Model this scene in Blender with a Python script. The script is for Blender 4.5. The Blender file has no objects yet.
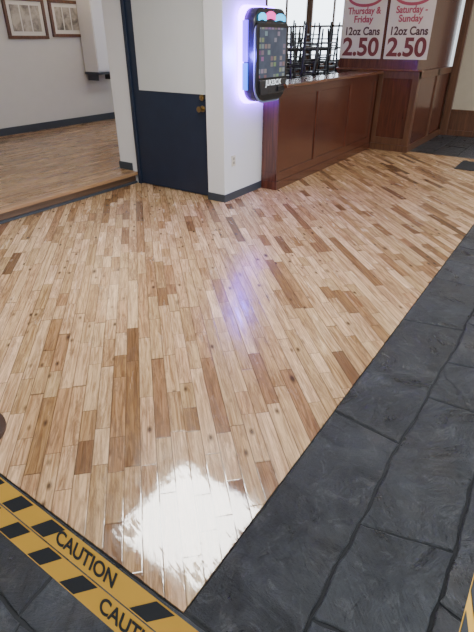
import bpy, bmesh, math, random
from mathutils import Vector, Matrix
random.seed(7)
D=bpy.data; SC=bpy.context.scene
COL=SC.collection

# ---------------------------------------------------------------- helpers
class G:
    """tiny node-graph helper"""
    def __init__(s,name):
        s.m=D.materials.new(name); s.m.use_nodes=True
        s.t=s.m.node_tree; s.n=s.t.nodes; s.l=s.t.links
        s.b=s.n['Principled BSDF']
    def put(s,sock,v):
        if v is None: return
        if isinstance(v,bpy.types.NodeSocket): s.l.new(v,sock)
        else: sock.default_value=v
    def math(s,op,a,b=None,c=None,clamp=False):
        n=s.n.new('ShaderNodeMath'); n.operation=op; n.use_clamp=clamp
        s.put(n.inputs[0],a); s.put(n.inputs[1],b)
        if c is not None: s.put(n.inputs[2],c)
        return n.outputs[0]
    def pos(s):
        n=s.n.new('ShaderNodeTexCoord'); return n.outputs['Object']
    def sep(s,v):
        n=s.n.new('ShaderNodeSeparateXYZ'); s.l.new(v,n.inputs[0]); return n.outputs
    def comb(s,x,y,z=0.0):
        n=s.n.new('ShaderNodeCombineXYZ')
        for i,v in enumerate((x,y,z)): s.put(n.inputs[i],v)
        return n.outputs[0]
    def white(s,v):
        n=s.n.new('ShaderNodeTexWhiteNoise'); n.noise_dimensions='3D'
        s.l.new(v,n.inputs['Vector']); return n.outputs['Value'],n.outputs['Color']
    def noise(s,v,scale,detail=4,rough=.55,dist=0):
        n=s.n.new('ShaderNodeTexNoise')
        if v is not None: s.l.new(v,n.inputs['Vector'])
        n.inputs['Scale'].default_value=scale; n.inputs['Detail'].default_value=detail
        n.inputs['Roughness'].default_value=rough; n.inputs['Distortion'].default_value=dist
        return n.outputs['Fac']
    def ramp(s,f,stops,interp='LINEAR'):
        n=s.n.new('ShaderNodeValToRGB'); s.l.new(f,n.inputs[0]); e=n.color_ramp.elements
        n.color_ramp.interpolation=interp
        while len(e)<len(stops): e.new(.5)
        for i,(p,c) in enumerate(stops):
            e[i].position=p
            e[i].color=(c,c,c,1) if not isinstance(c,tuple) else (*c,1)
        return n.outputs[0]
    def mix(s,f,a,b,mode='MIX'):
        n=s.n.new('ShaderNodeMix'); n.data_type='RGBA'; n.blend_type=mode
        s.put(n.inputs[0],f)
        s.put(n.inputs[6],a if not isinstance(a,tuple) else (*a,1))
        s.put(n.inputs[7],b if not isinstance(b,tuple) else (*b,1))
        return n.outputs[2]
    def bump(s,h,strength,dist=.01,normal=None):
        n=s.n.new('ShaderNodeBump'); n.inputs['Strength'].default_value=strength
        n.inputs['Distance'].default_value=dist; s.l.new(h,n.inputs['Height'])
        if normal is not None: s.l.new(normal,n.inputs['Normal'])
        return n.outputs[0]
    def set(s,**k):
        for a,v in k.items():
            a=a.replace('_',' ')
            sock=s.b.inputs[a]
            if isinstance(v,tuple) and len(v)==3: v=(*v,1)
            s.put(sock,v)
        return s.m

def plain(name,col,rough=.5,metal=0,var=.12,scale=6,bump=.05,spec=.5,em=None,es=0):
    g=G(name); p=g.pos()
    f=g.noise(p,scale,5)
    c=g.mix(f,tuple(max(0,x*(1-var)) for x in col),tuple(min(1,x*(1+var)) for x in col))
    g.set(Base_Color=c,Roughness=rough,Metallic=metal)
    g.b.inputs['Specular IOR Level'].default_value=spec
    if bump: g.set(Normal=g.bump(g.noise(p,scale*12,3),bump,.003))
    if em: g.set(Emission_Color=em,Emission_Strength=es)
    return g.m

def wood_grain(name,c1,c2,rough=.3,axis='Z',coat=.3):
    g=G(name); x,y,z=g.sep(g.pos())
    s={'X':(2,30,30),'Y':(30,2,30),'Z':(30,30,2)}[axis]
    v=g.comb(g.math('MULTIPLY',x,s[0]),g.math('MULTIPLY',y,s[1]),g.math('MULTIPLY',z,s[2]))
    f=g.noise(v,1,6,.6,.6)
    c=g.ramp(f,[(.3,c1),(.7,c2)])
    g.set(Base_Color=c,Roughness=rough,Normal=g.bump(f,.08,.003))
    g.b.inputs['Coat Weight'].default_value=coat; g.b.inputs['Coat Roughness'].default_value=.15
    return g.m

def plank_floor(name,ang,w,stops,lmin=.24,lvar=.55,rough=(.13,.3),gapc=(.05,.028,.015),wet=None):
    g=G(name); x,y,z=g.sep(g.pos())
    ca,sa=math.cos(ang),math.sin(ang)
    u=g.math('ADD',g.math('MULTIPLY',x,ca),g.math('MULTIPLY',y,sa))
    v=g.math('SUBTRACT',g.math('MULTIPLY',y,ca),g.math('MULTIPLY',x,sa))
    vw=g.math('DIVIDE',v,w); row=g.math('FLOOR',vw); fv=g.math('FRACT',vw)
    r1,_=g.white(g.comb(row,3.3,1.7)); r2,_=g.white(g.comb(row,9.1,5.2))
    L=g.math('MULTIPLY_ADD',r1,lvar,lmin)
    uu=g.math('ADD',g.math('DIVIDE',u,L),g.math('MULTIPLY',r2,17.3))
    # warp so that lengths also differ inside one row
    uu=g.math('ADD',uu,g.math('MULTIPLY',g.math('SINE',g.math('ADD',g.math('MULTIPLY',uu,2.3),g.math('MULTIPLY',r1,40.0))),.26))
    idx=g.math('FLOOR',uu); fu=g.math('FRACT',uu)
    rid,rc=g.white(g.comb(row,idx,2.2))
    rid2,_=g.white(g.comb(idx,row,8.8))
    base=g.ramp(rid,stops)
    hv=g.math('MULTIPLY_ADD',rid2,.32,.82)
    base=g.mix(1.0,base,g.comb(hv,hv,g.math('MULTIPLY_ADD',rid2,.46,.72)),'MULTIPLY')
    # grain
    gv=g.comb(g.math('MULTIPLY',u,3.0),g.math('MULTIPLY',v,55.0),g.math('MULTIPLY',rid,60.0))
    gr=g.noise(gv,1,7,.68,1.2)
    c=g.mix(g.ramp(gr,[(.36,.0),(.60,1.0)]),g.mix(1.0,base,(.54,.46,.39),'MULTIPLY'),g.mix(1.0,base,(1.14,1.14,1.13),'MULTIPLY'))
    # cathedral figure / mineral streaks
    fv2=g.comb(g.math('MULTIPLY',u,2.6),g.math('MULTIPLY',v,17.0),g.math('MULTIPLY',rid2,40.0))
    fg=g.noise(fv2,1,5,.62,2.0)
    amt=g.math('MULTIPLY_ADD',rid,.60,.15)
    c=g.mix(g.math('MULTIPLY',g.ramp(fg,[(.49,.0),(.58,1.0),(.65,.15),(.73,.9)]),amt),c,(.18,.105,.06))
    # knots: two sizes
    for sc,th,rad,k in (((3.0,7.5),.72,(.05,.17),.92),((8.0,17.0),.72,(.08,.26),.88)):
        vn=g.n.new('ShaderNodeTexVoronoi'); g.l.new(g.comb(g.math('MULTIPLY',u,sc[0]),g.math('MULTIPLY',v,sc[1]),g.math('MULTIPLY',rid,3.)),vn.inputs['Vector'])
        vn.inputs['Scale'].default_value=1
        kr=g.sep(vn.outputs['Color'])[0]
        ksel=g.math('GREATER_THAN',kr,th)
        kn=g.math('MULTIPLY',g.ramp(vn.outputs['Distance'],[(rad[0],1.0),(rad[1],.0)]),ksel)
        c=g.mix(g.math('MULTIPLY',kn,k),c,(.05,.026,.014))
    # gaps
    ev=g.math('MULTIPLY',g.math('MINIMUM',fv,g.math('SUBTRACT',1.0,fv)),w)
    eu=g.math('MULTIPLY',g.math('MINIMUM',fu,g.math('SUBTRACT',1.0,fu)),L)
    e=g.math('MINIMUM',ev,eu)
    gap=g.ramp(e,[(.0009,1.0),(.0026,.0)])
    c=g.mix(g.math('MULTIPLY',gap,g.math('MULTIPLY_ADD',r2,.4,.55)),c,gapc)
    # gloss: brushed-on finish, streaky along boards
    sv=g.comb(g.math('MULTIPLY',u,2.2),g.math('MULTIPLY',v,16.0),0.0)
    st=g.noise(sv,1,5,.65,.5)
    ro=g.math('MULTIPLY_ADD',g.ramp(st,[(.35,0.0),(.7,1.0)]),rough[1]-rough[0],rough[0])
    big=g.noise(g.pos(),5.0,4,.6)
    h=g.math('ADD',g.math('MULTIPLY',gr,.25),g.math('ADD',g.math('MULTIPLY',g.math('SUBTRACT',1.0,gap),.35),g.math('MULTIPLY',big,1.6)))
    h=g.math('ADD',h,g.math('MULTIPLY',rid2,.3))
    if wet:
        # still-wet brushed finish: smoother, ragged dry-brush edge
        wx,wy,wr=wet
        dx=g.math('SUBTRACT',x,wx); dy=g.math('SUBTRACT',y,wy)
        bu=g.math('ADD',g.math('MULTIPLY',x,.35),g.math('MULTIPLY',y,.94)); bv=g.math('SUBTRACT',g.math('MULTIPLY',x,.94),g.math('MULTIPLY',y,.35))
        d=g.math('SQRT',g.math('ADD',g.math('MULTIPLY',dx,dx),g.math('MULTIPLY',g.math('MULTIPLY',dy,dy),.8)))
        rag=g.noise(g.comb(g.math('MULTIPLY',bu,7.0),g.math('MULTIPLY',bv,70.0),3.0),1,7,.75,.5)
        rag2=g.noise(g.comb(bu,bv,4.6),9,5,.62,.8)
        rr=g.math('ADD',g.math('MULTIPLY',g.math('SUBTRACT',rag,.5),3.0),g.math('MULTIPLY',g.math('SUBTRACT',rag2,.5),2.4))
        dd=g.math('ADD',g.math('DIVIDE',d,wr),rr)
        wm=g.ramp(dd,[(.90,1.0),(1.0,.0)])
        ro=g.math('ADD',g.math('MULTIPLY',ro,g.math('SUBTRACT',1.0,wm)),g.math('MULTIPLY',wm,.05))
        g.put(g.b.inputs['Coat Weight'],g.math('MULTIPLY_ADD',wm,.94,.06))
        nb=g.n.new('ShaderNodeBump'); nb.inputs['Distance'].default_value=.004
        g.l.new(h,nb.inputs['Height'])
        g.put(nb.inputs['Strength'],g.math('MULTIPLY_ADD',wm,-.12,.22))
        nrm=nb.outputs[0]
        g.put(g.b.inputs['Specular IOR Level'],g.math('MULTIPLY_ADD',wm,.64,.36))
        cr=ro
    else:
        g.b.inputs['Coat Weight'].default_value=.3; nrm=g.bump(h,.22,.004)
        cr=g.math('MULTIPLY',ro,.7)
    g.set(Base_Color=c,Roughness=ro,Normal=nrm)
    g.put(g.b.inputs['Coat Roughness'],cr)
    if wet: g.l.new(nrm,g.b.inputs['Coat Normal'])
    return g.m

def emit(name,col,st):
    g=G(name); f=g.noise(g.pos(),3,2)
    g.set(Base_Color=(.02,.02,.02),Roughness=.4,Emission_Color=g.mix(f,tuple(c*.85 for c in col),col),Emission_Strength=st)
    return g.m

def mesh_obj(name,bm,mat=None,parent=None,bevel=0,smooth=False):
    me=D.meshes.new(name); bm.to_mesh(me); bm.free()
    o=D.objects.new(name,me); COL.objects.link(o)
    if mat:
        for m in (mat if isinstance(mat,list) else [mat]): me.materials.append(m)
    if parent: o.parent=parent
    if bevel:
        b=o.modifiers.new('bev','BEVEL'); b.width=bevel; b.segments=2; b.limit_method='ANGLE'
    if smooth:
        for p in me.polygons: p.use_smooth=True
    return o
def addbox(bm,a,b,mi=0):
    x0,y0,z0=a; x1,y1,z1=b
    vs=[bm.verts.new(p) for p in [(x0,y0,z0),(x1,y0,z0),(x1,y1,z0),(x0,y1,z0),(x0,y0,z1),(x1,y0,z1),(x1,y1,z1),(x0,y1,z1)]]
    for f in [(0,3,2,1),(4,5,6,7),(0,1,5,4),(1,2,6,5),(2,3,7,6),(3,0,4,7)]:
        fc=bm.faces.new([vs[i] for i in f]); fc.material_index=mi
def box(name,a,b,mat,parent=None,bevel=0):
    bm=bmesh.new(); addbox(bm,a,b); return mesh_obj(name,bm,mat,parent,bevel)
def boxes(name,lst,mat,parent=None,bevel=0):
    bm=bmesh.new()
    for it in lst: addbox(bm,it[0],it[1],it[2] if len(it)>2 else 0)
    return mesh_obj(name,bm,mat,parent,bevel)
def empty(name,loc=(0,0,0)):
    o=D.objects.new(name,None); COL.objects.link(o); o.location=loc; o.empty_display_size=.1; return o
def prism(name,pts,M,d,mat,parent=None,bevel=0):
    """extrude 2D outline pts by d along local +z, mapped with matrix M"""
    bm=bmesh.new()
    a=[bm.verts.new(M@Vector((x,y,0))) for x,y in pts]
    b=[bm.verts.new(M@Vector((x,y,d))) for x,y in pts]
    bm.faces.new(a[::-1]); bm.faces.new(b)
    n=len(pts)
    for i in range(n): bm.faces.new([a[i],a[(i+1)%n],b[(i+1)%n],b[i]])
    bmesh.ops.recalc_face_normals(bm,faces=bm.faces)
    return mesh_obj(name,bm,mat,parent,bevel)
def text(name,s,M,size,mat,parent=None,ext=.0006,sx=1.0,bold=.012):
    c=D.curves.new(name,'FONT'); c.body=s; c.size=size; c.align_x='CENTER'; c.align_y='CENTER'; c.extrude=ext; c.offset=size*bold
    o=D.objects.new(name+'_tmp',c); COL.objects.link(o)
    bpy.context.view_layer.update()
    me=D.meshes.new_from_object(o.evaluated_get(bpy.context.evaluated_depsgraph_get()))
    D.objects.remove(o)
    me.transform(M@Matrix.Diagonal((sx,1,1,1)))
    me.materials.clear(); me.materials.append(mat)
    ob=D.objects.new(name,me); COL.objects.link(ob)
    if parent: ob.parent=parent
    return ob
def frame_m(origin,xd,yd):
    xd=Vector(xd).normalized(); yd=Vector(yd).normalized(); zd=xd.cross(yd)
    M=Matrix((xd,yd,zd)).transposed().to_4x4(); M.translation=Vector(origin); return M
def cyl(bm,p0,p1,r0,r1=None,n=20):
    r1=r0 if r1 is None else r1
    p0=Vector(p0);p1=Vector(p1); d=(p1-p0); q=d.to_track_quat('Z','Y').to_matrix()
    A=[];B=[]
    for i in range(n):
        a=2*math.pi*i/n; o=Vector((math.cos(a),math.sin(a),0))
        A.append(bm.verts.new(p0+q@(o*r0))); B.append(bm.verts.new(p1+q@(o*r1)))
    bm.faces.new(A[::-1]); bm.faces.new(B)
    for i in range(n): bm.faces.new([A[i],A[(i+1)%n],B[(i+1)%n],B[i]])

# ---------------------------------------------------------------- materials
oak=plank_floor('oak_strip_floor',math.radians(45),.070,
    [(0.0,(.72,.51,.32)),(.24,(.60,.40,.23)),(.42,(.68,.475,.295)),(.54,(.50,.31,.165)),(.70,(.63,.425,.25)),(.82,(.43,.255,.13)),(.92,(.32,.18,.09)),(1.0,(.19,.10,.05))],
    rough=(.15,.30),wet=(.90,.83,.30))
oak2=plank_floor('oak_platform_floor',0.0,.072,
    [(0.0,(.54,.35,.19)),(.5,(.45,.27,.14)),(1.0,(.28,.155,.08))],rough=(.2,.4))
white=plain('white_wall_paint',(.70,.71,.73),.6,var=.03)
cream=plain('greige_wall_paint',(.56,.555,.52),.7,var=.04)
taupe=plain('taupe_wall_paint',(.44,.38,.29),.7,var=.1)
ceilm=plain('ceiling_paint',(.62,.61,.57),.8,var=.04)
navy=plain('navy_paint',(.012,.021,.046),.42,var=.2)
panelm=plain('door_panel_pale_paint',(.56,.585,.58),.45,var=.04)
darkbase=plain('dark_grey_baseboard_paint',(.04,.05,.065),.45)
mahog=wood_grain('mahogany_panel',(.042,.011,.007),(.125,.036,.018),.25,'Z',.6)
mahogx=wood_grain('mahogany_rail',(.08,.028,.015),(.18,.07,.034),.22,'X',.6)
brown=wood_grain('dark_brown_trim',(.06,.024,.013),(.15,.065,.032),.35,'Z',.3)
nosing=wood_grain('oak_nosing',(.26,.14,.07),(.42,.25,.13),.25,'X',.4)
riser=wood_grain('riser_brown',(.07,.038,.024),(.15,.085,.05),.35,'X',.3)
black=plain('black_plastic',(.012,.012,.014),.3,bump=0)
chairm=plain('black_chair_lacquer',(.010,.011,.016),.35,bump=0)
steel=plain('brushed_steel',(.55,.55,.57),.25,1,bump=0)
brass=plain('aged_brass',(.45,.33,.16),.3,1,bump=0)
outletm=plain('ivory_plastic',(.62,.58,.48),.4,bump=0)
yellow=plain('caution_yellow',(.88,.50,.07),.45,bump=0,var=.06)
tblack=plain('caution_black',(.022,.026,.034),.45,bump=0)
paper=plain('poster_paper',(.58,.53,.50),.55,bump=0,var=.05)
ink=plain('poster_ink',(.07,.03,.035),.6,bump=0)
redink=plain('poster_red_ink',(.14,.025,.03),.6,bump=0)
pink=plain('poster_magenta',(.34,.06,.10),.6,bump=0)
grout=plain('slate_grout',(.018,.021,.026),.8,scale=40)

def slate(name,c1,c2):
    g=G(name); p=g.pos()
    geo=g.n.new('ShaderNodeNewGeometry'); ri=geo.outputs['Random Per Island']
    x,y,z=g.sep(p)
    rz=g.math('MULTIPLY',ri,31.0)
    p2=g.comb(x,y,rz)
    a=g.noise(p2,3.2,7,.66,1.0); b=g.noise(p2,18,7,.72,1.4)
    dirx=g.math('ADD',x,g.math('MULTIPLY',y,g.math('SUBTRACT',g.math('MULTIPLY',ri,2.0),1.0)))
    st=g.noise(g.comb(g.math('MULTIPLY',dirx,7.0),g.math('MULTIPLY',y,3.0),rz),1,8,.74,2.2)
    ter=g.math('FRACT',g.math('MULTIPLY',a,6.0))
    ter2=g.ramp(ter,[(.0,0.0),(.84,.25),(.90,1.0)])
    c=g.ramp(g.math('ADD',g.math('MULTIPLY',a,.6),g.math('MULTIPLY',b,.4)),[(.38,c1),(.62,c2)])
    hue=g.math('FRACT',g.math('MULTIPLY',ri,7.31))
    c=g.mix(g.math('MULTIPLY',hue,.9),c,g.mix(1.0,c,(.62,.62,.60),'MULTIPLY'))
    sc=g.noise(p2,5,8,.75,2.5)
    c=g.mix(g.math('MULTIPLY',g.ramp(sc,[(.56,.0),(.61,.8),(.66,.0)]),.5),c,(.14,.155,.17))
    br=g.noise(p2,2.1,5,.6,1.0)
    c=g.mix(g.math('MULTIPLY',g.ramp(br,[(.52,.0),(.68,1.0)]),.35),c,(.055,.050,.044))
    h=g.math('ADD',g.math('MULTIPLY',st,2.2),g.math('ADD',g.math('MULTIPLY',a,1.8),g.math('ADD',g.math('MULTIPLY',b,.55),g.math('MULTIPLY',ter2,.7))))
    ro=g.math('MULTIPLY_ADD',a,.50,.08)
    g.set(Base_Color=c,Roughness=ro,Normal=g.bump(h,.75,.015))
    g.b.inputs['Specular IOR Level'].default_value=.62
    return g.m
slatem=slate('blue_grey_slate',(.011,.015,.021),(.058,.071,.088))

# ---------------------------------------------------------------- floors
box('floor_oak_strip',(.60,.62,-.06),(8.3,4.56,0),oak)
bm=bmesh.new(); addbox(bm,(-3.2,-4.2,-.06),(8.3,.62,-.007)); addbox(bm,(-3.2,.62,-.06),(.60,4.56,-.007)); addbox(bm,(8.3,-4.2,-.06),(10.4,2.27,-.007))
mesh_obj('floor_slate_grout',bm,grout)
def tiles(bm,x0,x1,ys,seed,fixed=None):
    """flagstones: rows between the (slightly wavy) lines ys; skewed ragged cross joints"""
    R=random.Random(seed); g=.0035
    ph=[(R.uniform(0,6),R.uniform(0,6)) for _ in ys]
    def line(i,x):
        if i==0 : return ys[0]
        return ys[i]+.012*math.sin(x*2.1+ph[i][0])+.005*math.sin(x*9+ph[i][1])+.0025*math.sin(x*31+ph[i][0]*3)
    for ri in range(len(ys)-1):
        x=x0; cuts=[x0]
        if fixed and ri in fixed: cuts+= list(fixed[ri]); x=cuts[-1]
        while x<x1-.3:
            x+=R.uniform(.35,.95); cuts.append(min(x,x1))
        if cuts[-1]<x1: cuts[-1]=x1
        sk=[0]+[R.uniform(-.045,.045) for _ in cuts[1:-1]]+[0]
        for k in range(len(cuts)-1):
            a,b=cuts[k],cuts[k+1]; sa_,sb_=sk[k],sk[k+1]
            t=R.uniform(-.0025,.001); tx,ty=R.uniform(-.003,.003),R.uniform(-.003,.003)
            n=max(4,int((b-a)/.03)); m=10; pts=[]
            def jt(): return R.uniform(0,.0045)
            for i in range(n):
                xx=a+sa_+(b+sb_-a-sa_)*i/n; pts.append((xx,line(ri+1,xx)+g+jt()))
            xa,xb=b+sb_,b-sb_
            for i in range(m):
                f=i/m; ylo=line(ri+1,xa); yhi=line(ri,xb); pts.append((xa+(xb-xa)*f-g-jt(),max(ylo+g,min(yhi-g,ylo+(yhi-ylo)*f))))
            for i in range(n):
                xx=b-sb_+(a-sa_-b+sb_)*i/n; pts.append((xx,line(ri,xx)-g-jt()))
            xa,xb=a-sa_,a+sa_
            for i in range(m):
                f=i/m; yhi=line(ri,xa); ylo=line(ri+1,xb); pts.append((xa+(xb-xa)*f+g+jt(),max(ylo+g,min(yhi-g,yhi+(ylo-yhi)*f))))
            cx=sum(p[0] for p in pts)/len(pts); cy=sum(p[1] for p in pts)/len(pts)
            def ins(p,d):
                vx,vy=cx-p[0],cy-p[1]; l=math.hypot(vx,vy); return (p[0]+vx/l*d,p[1]+vy/l*d)
            def zt(p): return t+tx*(p[0]-cx)/.3+ty*(p[1]-cy)/.2
            lo=[bm.verts.new((px,py,-.03)) for px,py in pts]; mid=[bm.verts.new((px,py,zt((px,py))-.004)) for px,py in pts]
            q=[ins(p,.006) for p in pts]
            hi=[bm.verts.new((px,py,zt((px,py)))) for px,py in q]
            bm.faces.new(hi)
            N=len(pts)
            for i in range(N):
                j=(i+1)%N
                bm.faces.new([lo[i],lo[j],mid[j],mid[i]]); bm.faces.new([mid[i],mid[j],hi[j],hi[i]])
bm=bmesh.new()
ys=[.62,.265,-.06,-.50,-.92,-1.3,-1.8,-2.2,-2.7,-3.2,-3.7,-4.2]
tiles(bm,.60,8.3,ys,5,{0:[1.75,2.9],1:[.85,1.27,2.15],2:[1.05,1.85]})
xs=[.60,.28,-.08,-.5,-.95,-1.4,-1.9,-2.4,-3.2]
b2=bmesh.new(); tiles(b2,-4.2,4.56,xs,11)
for v in b2.verts: v.co=Vector((v.co.y,v.co.x,v.co.z))
me=D.meshes.new('t'); b2.to_mesh(me); b2.free(); bm.from_mesh(me)
b3=bmesh.new(); yy=[2.27,1.9,1.5,1.05,.6,.2,-.3,-.8,-1.3,-1.9,-2.5,-3.1,-3.7,-4.2]
tiles(b3,8.3,10.4,yy,21); me=D.meshes.new('t2'); b3.to_mesh(me); b3.free(); bm.from_mesh(me)
bmesh.ops.recalc_face_normals(bm,faces=bm.faces)
mesh_obj('floor_slate_tiles',bm,slatem)
# platform
box('floor_platform',(-3.2,4.58,-.06),(4.38,8.3,.14),oak2)
box('floor_back_room',(4.38,4.84,-.06),(11.5,8.3,.14),oak2)
box('floor_side_room',(5.1,3.12,-.06),(11.5,4.84,0),oak2)
boxes('trim_platform_step',[((-3.2,4.50,.105),(4.36,4.60,.145),0),((-3.2,4.545,.025),(4.36,4.58,.105),1),((-3.2,4.52,0),(4.36,4.58,.025),2)],[nosing,riser,darkbase],bevel=.004)
bm=bmesh.new(); addbox(bm,(7.45,.72,.0),(8.05,1.34,.012))
mesh_obj('door_mat',bm,plain('mat_charcoal',(.02,.022,.025),.9,scale=60,bump=.5),bevel=.004)

# ---------------------------------------------------------------- walls
H=2.9
boxes('wall_back',[((-3.2,8.3,0),(11.6,8.4,H))],cream)
box('baseboard_back',(-3.2,8.27,.14),(11.5,8.3,.26),darkbase)
boxes('wall_closet',[((4.30,3.10,0),(5.08,3.33,H)),((4.98,3.33,0),(5.08,4.82,H)),((4.38,4.50,0),(4.98,4.82,H)),((4.38,3.33,2.12),(4.98,4.50,H)),],white,bevel=.003)
boxes('baseboard_closet',[((4.288,3.088,0),(5.06,3.10,.085)),((4.288,3.10,0),(4.30,3.33,.085)),((4.366,4.60,.145),(4.38,4.835,.235)),((4.38,4.82,.145),(4.99,4.835,.235))],darkbase,bevel=.003)
def PP(o,par):
    o.parent=par; o.matrix_parent_inverse=Matrix.Translation(-Vector(par.location)); return o
door=empty('door_1',(4.36,3.915,0))
P=lambda o: PP(o,door)
P(box('door_leaf',(4.375,3.352,.012),(4.42,4.45,2.05),navy,bevel=.002))
P(box('door_upper_panel',(4.368,3.385,1.09),(4.376,4.35,2.0),panelm,bevel=.001))
P(boxes('door_frame',[((4.355,3.332,0),(4.44,3.35,2.1)),((4.355,4.452,0),(4.44,4.50,2.1)),((4.355,3.332,2.055),(4.44,4.50,2.12))],navy,bevel=.003))
bm=bmesh.new()
cyl(bm,(4.375,3.43,1.06),(4.355,3.43,1.06),.03); cyl(bm,(4.355,3.43,1.06),(4.34,3.43,1.06),.012)
cyl(bm,(4.375,3.43,.95),(4.366,3.43,.95),.032); cyl(bm,(4.366,3.43,.95),(4.33,3.43,.95),.012); cyl(bm,(4.33,3.43,.95),(4.30,3.43,.95),.024,.03)
P(mesh_obj('door_knob_and_lock',bm,brass,bevel=.002))
ou=empty('wall_outlet',(4.47,3.1,.43))
PP(box('outlet_plate',(4.435,3.092,.372),(4.505,3.1,.488),outletm,bevel=.002),ou)
PP(boxes('outlet_sockets',[((4.455,3.089,.395),(4.485,3.093,.422)),((4.455,3.089,.438),(4.485,3.093,.465))],plain('outlet_dark',(.3,.28,.24),.5,bump=0),bevel=.001),ou)

# half wall
hw=empty('wall_half_partition',(5.08,2.88,0))
PP(boxes('panel_core',[((5.07,2.895,0),(8.2,3.09,1.13),0)],mahog),hw)
st=[]
for x in (5.06,6.05,7.1,8.1): st.append(((x,2.88,.1),(x+.085,2.9,1.13)))
st+= [((5.06,2.878,1.03),(8.2,2.9,1.13)),((5.06,2.878,.1),(8.2,2.9,.2)),((5.06,2.9,.1),(5.075,3.085,.2))]
PP(boxes('stiles_and_rails',st,mahog,bevel=.004),hw)
PP(boxes('plinth',[((5.052,2.868,0),(8.2,2.9,.1)),((5.052,2.9,0),(5.07,3.085,.1))],mahog,bevel=.004),hw)
PP(boxes('ledge_cap',[((5.085,2.80,1.13),(8.2,3.18,1.17)),],mahogx,bevel=.008),hw)
pl=empty('wall_pillar_wood',(8.2,2.3,0))
PP(boxes('pillar_core',[((8.2,2.27,0),(10.3,3.6,1.17)),((8.25,2.32,1.17),(10.3,3.6,H))],mahog),pl)
PP(boxes('pillar_stiles',[((8.18,2.25,.1),(8.2,2.34,1.17)),((8.18,2.80,.1),(8.2,2.87,1.17)),((8.18,2.34,1.07),(8.2,2.80,1.17)),((8.18,2.34,.1),(8.2,2.80,.2)),((8.2,2.25,.1),(8.3,2.27,1.17)),((9.3,2.25,.1),(9.4,2.27,1.17)),((8.2,2.25,1.07),(10.3,2.27,1.17))],brown,bevel=.004),pl)
PP(boxes('pillar_plinth',[((8.165,2.235,0),(8.2,2.868,.1)),((8.2,2.235,0),(10.3,2.27,.1))],brown,bevel=.004),pl)
PP(box('pillar_cap',(8.14,2.21,1.17),(8.26,3.6,1.2),mahogx,bevel=.006),pl)
box('wall_far_right',(10.3,-4.2,0),(10.4,2.27,H),taupe)
boxes('baseboard_far_right',[((10.27,-4.2,0),(10.3,2.12,.42)),((10.255,-4.2,.42),(10.3,2.12,.46)),((10.255,-4.2,0),(10.27,2.12,.1))],brown,bevel=.004)
boxes('trim_doorway',[((10.22,2.12,0),(10.3,2.25,H))],brown,bevel=.006)
wy=[(3.6,4.55),(4.75,5.75),(5.95,6.95),(7.15,8.2)]
wl=[((11.5,3.5,0),(11.6,8.3,1.15)),((11.5,3.5,2.55),(11.6,8.3,H))]
for a in (3.5,4.58,5.78,6.98,8.2): wl.append(((11.5,a,1.15),(11.6,a+.14,2.55)))
boxes('wall_windows',wl,brown)
glass=emit('daylit_frosted_glass',(.80,.90,1.0),6.0)
k=1
for a,b in wy:
    w=empty('window_%d'%k,(11.5,a,1.15)); k+=1
    PP(box('pane',(11.54,a+.02,1.16),(11.56,b+.03,2.54),glass),w)
    PP(boxes('muntins',[((11.49,(a+b)/2-.02,1.15),(11.53,(a+b)/2+.02,2.55)),((11.49,a+.02,1.83),(11.53,b+.03,1.87)),((11.47,a,1.12),(11.53,b+.04,1.16))],brown),w)
box('wall_rear_left',(-3.3,-4.2,0),(-3.2,8.4,H),cream)
box('ceiling',(-3.3,-4.2,H),(11.6,8.4,H+.08),ceilm)

# ---------------------------------------------------------------- ceiling lights
panel=emit('light_diffuser',(1.0,.98,.94),29)
def clight(x,y,sx,sy,mat):
    e=empty('ceiling_light_panel',(x,y,H))
    PP(box('diffuser',(x-sx/2,y-sy/2,H-.03),(x+sx/2,y+sy/2,H-.012),mat),e)
    t=.03
    PP(boxes('housing',[((x-sx/2-t,y-sy/2-t,H-.04),(x-sx/2,y+sy/2+t,H)),((x+sx/2,y-sy/2-t,H-.04),(x+sx/2+t,y+sy/2+t,H)),((x-sx/2,y-sy/2-t,H-.04),(x+sx/2,y-sy/2,H)),((x-sx/2,y+sy/2,H-.04),(x+sx/2,y+sy/2+t,H))],steel),e)
clight(2.45,2.28,1.12,1.12,panel)
p2=emit('added_fill_diffuser',(.99,.98,.96),9)
clight(-1.6,1.2,1.2,1.2,p2); clight(6.2,-1.4,2.2,1.4,p2); clight(2.0,-2.6,1.6,1.2,p2); clight(1.0,6.4,1.4,.8,p2); clight(7.4,5.6,1.8,.8,p2); clight(9.3,0.2,1.2,1.2,p2)  # added out-of-view panels for fill light and reflections in the slate
bulb=emit('warm_bulb',(1.0,.80,.55),110)
def can(x,y):
    e=empty('ceiling_downlight',(x,y,H))
    bm=bmesh.new(); bmesh.ops.create_uvsphere(bm,u_segments=20,v_segments=12,radius=.06)
    for v in bm.verts: v.co+=Vector((x,y,H-.09))
    PP(mesh_obj('bulb',bm,bulb,smooth=True),e)
    bm=bmesh.new(); cyl(bm,(x,y,H),(x,y,H-.05),.09,.05); PP(mesh_obj('socket_rose',bm,steel),e)
can(6.4,7.6); can(6.3,2.6); can(5.2,6.6); can(7.6,1.6)

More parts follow.
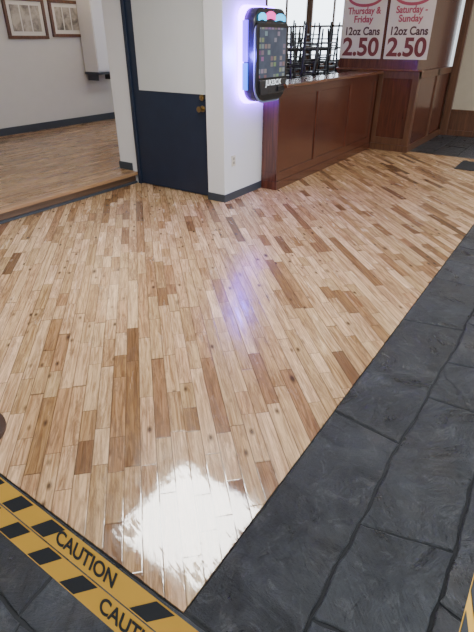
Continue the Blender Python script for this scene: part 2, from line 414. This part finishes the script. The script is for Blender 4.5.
# ---------------------------------------------------------------- jukebox
jb=empty('wall_jukebox',(4.87,3.1,1.45))
def J(o): return PP(o,jb)
cx=4.87
def outline(w,zt,zb,rt,rb,n=8,arch=0.0):
    pts=[]
    hw=w/2
    for (px,pz,a0,r) in ((hw-rb,zb+rb,-90,rb),(hw-rt,zt-rt,0,rt),(-hw+rt,zt-rt,90,rt),(-hw+rb,zb+rb,180,rb)):
        for i in range(n+1):
            a=math.radians(a0+90*i/n); X=px+r*math.cos(a); Z=pz+r*math.sin(a)
            if Z>zt-.12: Z+=arch*(1-(X/hw)**2)
            pts.append((X,Z))
    return pts
M=lambda y: frame_m((cx,y,0),(1,0,0),(0,0,1))   # local z -> -Y
neonp=emit('neon_violet',(.22,.04,1.0),36); cheekv=emit('neon_violet_cheek',(.12,.03,1.0),5); neonb=emit('neon_blue',(.01,.13,1.0),4); neonc=emit('neon_cyan',(.02,.55,1.0),3); neonpk=emit('neon_pink',(1.0,.06,.45),2.5)
J(prism('mount_plate',outline(.46,1.80,1.08,.05,.05),M(3.10),.04,black))
J(prism('rear_glow_rim',outline(.72,1.89,1.00,.12,.16),M(3.065),.035,neonp))
J(prism('body',outline(.64,1.85,1.02,.12,.16,arch=.03),M(3.03),.13,black,bevel=.01))
J(prism('silver_bezel',outline(.655,1.72,1.01,.06,.19),M(2.90),.016,plain('gloss_silver',(.20,.24,.36),.2,bump=0),bevel=.004))
J(prism('front_panel',outline(.635,1.74,1.03,.05,.18),M(2.884),.012,black,bevel=.003))
g=G('jukebox_screen'); x,y,z=g.sep(g.pos())
gx=g.math('FLOOR',g.math('MULTIPLY',x,16.)); gz=g.math('FLOOR',g.math('MULTIPLY',z,18.))
cell=g.white(g.comb(gx,0.0,gz))
fx_=g.math('GREATER_THAN',g.math('FRACT',g.math('MULTIPLY',x,16.)),.2); fz_=g.math('GREATER_THAN',g.math('FRACT',g.math('MULTIPLY',z,18.)),.3)
sel=g.math('MULTIPLY',g.math('GREATER_THAN',cell[0],.5),g.math('MULTIPLY',fx_,fz_))
art=g.mix(.45,cell[1],(.12,.18,.26))
soft=g.noise(g.comb(x,0.0,z),5,3)
bgc=g.mix(soft,(.01,.02,.05),(.12,.15,.22))
c=g.mix(g.math('MULTIPLY',sel,.45),bgc,art)
g.set(Base_Color=(.01,.01,.012),Roughness=.12,Emission_Color=c,Emission_Strength=.9); screenm=g.m
J(prism('screen',outline(.53,1.70,1.25,.012,.012),M(2.872),.004,screenm))
J(prism('lower_console',[(-.24,1.09),(.24,1.09),(.27,1.23),(-.27,1.23)],M(2.872),.02,plain('dark_grey_gloss',(.03,.03,.035),.2,bump=0),bevel=.004))
J(prism('card_reader',[(.08,1.11),(.2,1.11),(.2,1.16),(.08,1.16)],M(2.852),.02,black,bevel=.003))
J(text('logo_text','JUKEBOX',frame_m((cx,2.850,1.20),(1,0,0),(0,0,1)),.075,emit('logo_white',(.9,.95,1),1.6)))
def crest(n,x0,x1,z0,z1,mat):
    pts=[]
    for i in range(13):
        t=i/12; pts.append((x0+(x1-x0)*t,z1+.025*math.sin(math.pi*t)))
    for i in range(13):
        t=1-i/12; pts.append((x0+(x1-x0)*t,z0+.012*math.sin(math.pi*t)))
    J(prism(n,pts,M(2.902),.02,mat,bevel=.004))
crest('crest_cyan_left',-.25,-.12,1.755,1.80,neonc); crest('crest_pink',-.11,.06,1.765,1.815,neonpk); crest('crest_cyan',.07,.26,1.755,1.80,neonc)
J(boxes('side_light_left',[((cx-.337,2.97,1.40),(cx-.318,3.03,1.76))],cheekv,bevel=.003))
J(boxes('side_light_left_lower',[((cx-.337,2.97,1.14),(cx-.318,3.03,1.39))],neonb,bevel=.003))
J(boxes('side_light_right',[((cx+.318,2.95,1.18),(cx+.337,3.03,1.74))],neonb,bevel=.003))

# ---------------------------------------------------------------- posters
def poster(y0,y1,lines,wall_x):
    e=empty('beer_price_poster',(wall_x,(y0+y1)/2,1.8))
    yc=(y0+y1)/2
    PP(box('sheet',(wall_x-.006,y0,1.33),(wall_x,y1,2.45),paper),e)
    fx=wall_x-.008
    def oval(ry,rz,z,off,mat,nm):
        bm=bmesh.new()
        vs=[bm.verts.new((fx-off,yc-ry*math.cos(a),z+rz*math.sin(a))) for a in [2*math.pi*i/40 for i in range(40)]]
        bm.faces.new(vs); PP(mesh_obj(nm,bm,mat),e)
    oval(.29,.15,2.17,0,pink,'logo_oval'); oval(.25,.11,2.17,.001,paper,'logo_inner')
    for s,z,sz,sx,m in lines:
        PP(text('print',s,frame_m((fx,yc,z),(0,-1,0),(0,0,1)),sz,m,ext=.0005,sx=sx,bold=.03),e)
    PP(text('print',"BEER",frame_m((fx-.003,yc,2.17),(0,-1,0),(0,0,1)),.15,redink,ext=.0005,bold=.03),e)
poster(2.91,3.60,[('Thursday &',1.97,.125,.9,pink),('Friday',1.86,.125,1,pink),('12oz Cans',1.70,.15,.9,ink),('2.50',1.48,.34,1.02,redink)],8.24)
poster(2.20,2.86,[('Saturday -',1.97,.125,.9,pink),('Sunday',1.86,.125,1,pink),('12oz Cans',1.70,.15,.9,ink),('2.50',1.48,.34,1.02,redink)],8.24)

# ---------------------------------------------------------------- picture frames + wall cabinet
g=G('vintage_photo_print'); f=g.noise(g.pos(),5,5,.6,.5)
sepia=g.set(Base_Color=g.ramp(f,[(.35,(.10,.09,.08)),(.6,(.42,.38,.32))]),Roughness=.4)
matb=plain('mat_board',(.62,.6,.55),.6,bump=0)
for (x0,x1,z0,z1) in ((5.42,6.2,1.60,2.2),(6.3,7.02,1.63,2.2),(7.5,8.1,1.75,2.2)):
    e=empty('picture_frame',((x0+x1)/2,8.3,(z0+z1)/2)); t=.05
    PP(boxes('frame',[((x0,8.255,z0),(x1,8.3,z0+t)),((x0,8.255,z1-t),(x1,8.3,z1)),((x0,8.255,z0+t),(x0+t,8.3,z1-t)),((x1-t,8.255,z0+t),(x1,8.3,z1-t))],brown,bevel=.004),e)
    PP(box('mat',(x0+t,8.28,z0+t),(x1-t,8.298,z1-t),matb),e)
    n=3; ww=(x1-x0-2*t-.1)/n
    PP(boxes('print',[((x0+t+.05+i*ww+.015,8.274,z0+t+.06),(x0+t+.05+(i+1)*ww-.015,8.281,z1-t-.06)) for i in range(n)],sepia),e)
wc=empty('wall_cabinet',(6.9,8.0,1.4))
PP(boxes('carcass',[((6.90,7.90,1.05),(7.45,8.27,2.3))],white,bevel=.01),wc)
PP(boxes('doors',[((6.91,7.885,1.07),(7.17,7.90,2.28)),((7.18,7.885,1.07),(7.44,7.90,2.28))],white,bevel=.004),wc)
PP(box('shelf',(6.88,7.86,1.01),(7.50,8.27,1.05),darkbase,bevel=.004),wc)
PP(boxes('brackets',[((6.95,8.0,.9),(6.98,8.27,1.01)),((7.38,8.0,.9),(7.41,8.27,1.01))],darkbase),wc)

# ---------------------------------------------------------------- high tables + upturned bar chairs
def chair_mesh():
    bm=bmesh.new()
    addbox(bm,(-.2,-.2,.70),(.2,.2,.74))
    for sx in (-1,1):
        cyl(bm,(sx*.18,.18,.70),(sx*.21,.23,0),.02,.016,10)
        cyl(bm,(sx*.18,-.18,.70),(sx*.21,-.24,0),.02,.016,10)
        cyl(bm,(sx*.18,-.185,.72),(sx*.19,-.27,1.15),.018,.015,10)
        cyl(bm,(sx*.2,.21,.3),(sx*.2,-.21,.3),.012,None,8)
        cyl(bm,(sx*.19,.20,.5),(sx*.19,-.2,.5),.012,None,8)
    for z,y in ((.82,-.205),(.91,-.223),(1.0,-.24),(1.1,-.26)):
        addbox(bm,(-.19,y-.008,z-.024),(.19,y+.008,z+.024))
    for z in (.22,.42,.6):
        cyl(bm,(-.195,.21,z),(.195,.21,z),.012,None,8)
        cyl(bm,(-.195,-.21,z),(.195,-.21,z),.012,None,8)
    me=D.meshes.new('bar_chair'); bm.to_mesh(me); bm.free(); me.materials.append(chairm); return me
cm=chair_mesh()
def htable(x,y,fz):
    bm=bmesh.new(); h=1.02
    addbox(bm,(x-.45,y-.45,fz+h-.035),(x+.45,y+.45,fz+h))
    cyl(bm,(x,y,fz+.04),(x,y,fz+h-.035),.04); cyl(bm,(x,y,fz),(x,y,fz+.04),.27,.24,32)
    mesh_obj('high_top_table',bm,[mahogx],bevel=.004)
    for dx,dy,rz in ((.0,-.28,0),(0,.28,180)):
        o=D.objects.new('bar_chair',cm); COL.objects.link(o)
        R=Matrix.Rotation(math.radians(rz),4,'Z')@Matrix.Rotation(math.pi,4,'Y')
        o.matrix_world=Matrix.Translation((x+dx,y+dy,fz+h+.742))@R
for x,y,fz in ((6.9,3.95,0),(8.0,4.28,0),(9.3,4.28,0),(8.2,5.5,.14),(9.4,5.5,.14),(10.6,5.3,.14),(10.6,6.6,.14)):
    htable(x,y,fz)

# ---------------------------------------------------------------- caution belts on stanchions
cb=empty('caution_belt_barrier',(.31,0,0))
posts=[(.645,1.96),(.33,-.22),(3.2,-.22)]
for i,(x,y) in enumerate(posts):
    bm=bmesh.new()
    cyl(bm,(x,y,0),(x,y,.018),.165,.165,40); cyl(bm,(x,y,.018),(x,y,.035),.16,.05,40); cyl(bm,(x,y,.03),(x,y,.80),.028,None,24); cyl(bm,(x,y,.80),(x,y,.9),.036,.034,24)
    PP(mesh_obj('post_%d'%(i+1),bm,plain('post_dark_brown_%d'%i,(.04,.016,.010),.4,bump=0),bevel=.002),cb)
def belt(tag,pts,up,w,texts,stripes):
    bm=bmesh.new()
    ups=Vector(up).normalized()
    a=[bm.verts.new(Vector(p)+ups*w/2) for p in pts]; b=[bm.verts.new(Vector(p)-ups*w/2) for p in pts]
    for i in range(len(pts)-1): bm.faces.new([b[i],b[i+1],a[i+1],a[i]])
    PP(mesh_obj(tag+'_webbing',bm,yellow),cb)
    p0=Vector(pts[1]); p1=Vector(pts[2]); xd=(p1-p0).normalized(); yd=(ups-xd*ups.dot(xd)).normalized()
    F=frame_m(p0,xd,yd)
    bm=bmesh.new(); off=.0012; hh=w/2*.88
    for s in stripes:
        q=[(s,-hh),(s+.046,-hh),(s+.046+.05,hh),(s+.05,hh)]
        bm.faces.new([bm.verts.new(F@Vector((x,y,off))) for x,y in q])
    PP(mesh_obj(tag+'_stripes',bm,tblack),cb)
    for s in texts:
        PP(text(tag+'_text','CAUTION',F@Matrix.Translation((s,0,.0015)),.042,tblack,ext=.0003,sx=.95,bold=.02),cb)
aa=math.radians(38); up=(math.sin(aa),0,math.cos(aa))
belt('belt_a',[(.625,1.93,.86),(.318,1.10,.672),(.318,.10,.660),(.34,-.19,.84)],up,.05,[.50,1.5],[-.0,.11,.22,.33,.64,.75,.86])
belt('belt_b',[(.625,1.93,.80),(.285,1.10,.630),(.285,.10,.620),(.32,-.19,.79)],up,.05,[.665],[.02,.13,.24,.35,.46,.82])
belt('belt_c',[(.35,-.21,.84),(.55,-.09,.66),(2.6,-.09,.66),(3.19,-.2,.84)],(0,.6,.8),.05,[.6,1.4],[.0,.09,.9,1.0])

# ---------------------------------------------------------------- light, world, camera
w=D.worlds.new('daylight'); SC.world=w; w.use_nodes=True
bg=w.node_tree.nodes['Background']; bg.inputs[0].default_value=(.88,.94,1,1); bg.inputs[1].default_value=1.3
def area(name,loc,rot,sx,sy,pw,col):
    l=D.lights.new(name,'AREA'); l.shape='RECTANGLE'; l.size=sx; l.size_y=sy; l.energy=pw; l.color=col
    o=D.objects.new(name,l); COL.objects.link(o); o.location=loc; o.rotation_euler=rot; return o
area('open_side_daylight_fill',(3,-4.1,1.7),(math.radians(90),0,0),9,2.2,210,(.90,.95,1))  # added fill lamp standing in for daylight from the unseen open side
pl_=D.lights.new('jukebox_wall_glow','POINT'); pl_.energy=26; pl_.color=(.12,.08,1); pl_.shadow_soft_size=.05
o=D.objects.new('jukebox_wall_glow',pl_); COL.objects.link(o); o.location=(4.43,2.95,1.45)

cam=D.cameras.new('camera'); co=D.objects.new('camera',cam); COL.objects.link(co)
cam.sensor_fit='VERTICAL'; cam.sensor_height=24; cam.lens=24*475/632
co.location=(0,0,1.6); co.rotation_euler=(math.radians(90-30.25),0,math.radians(34.3-90))
cam.clip_start=.02
SC.camera=co
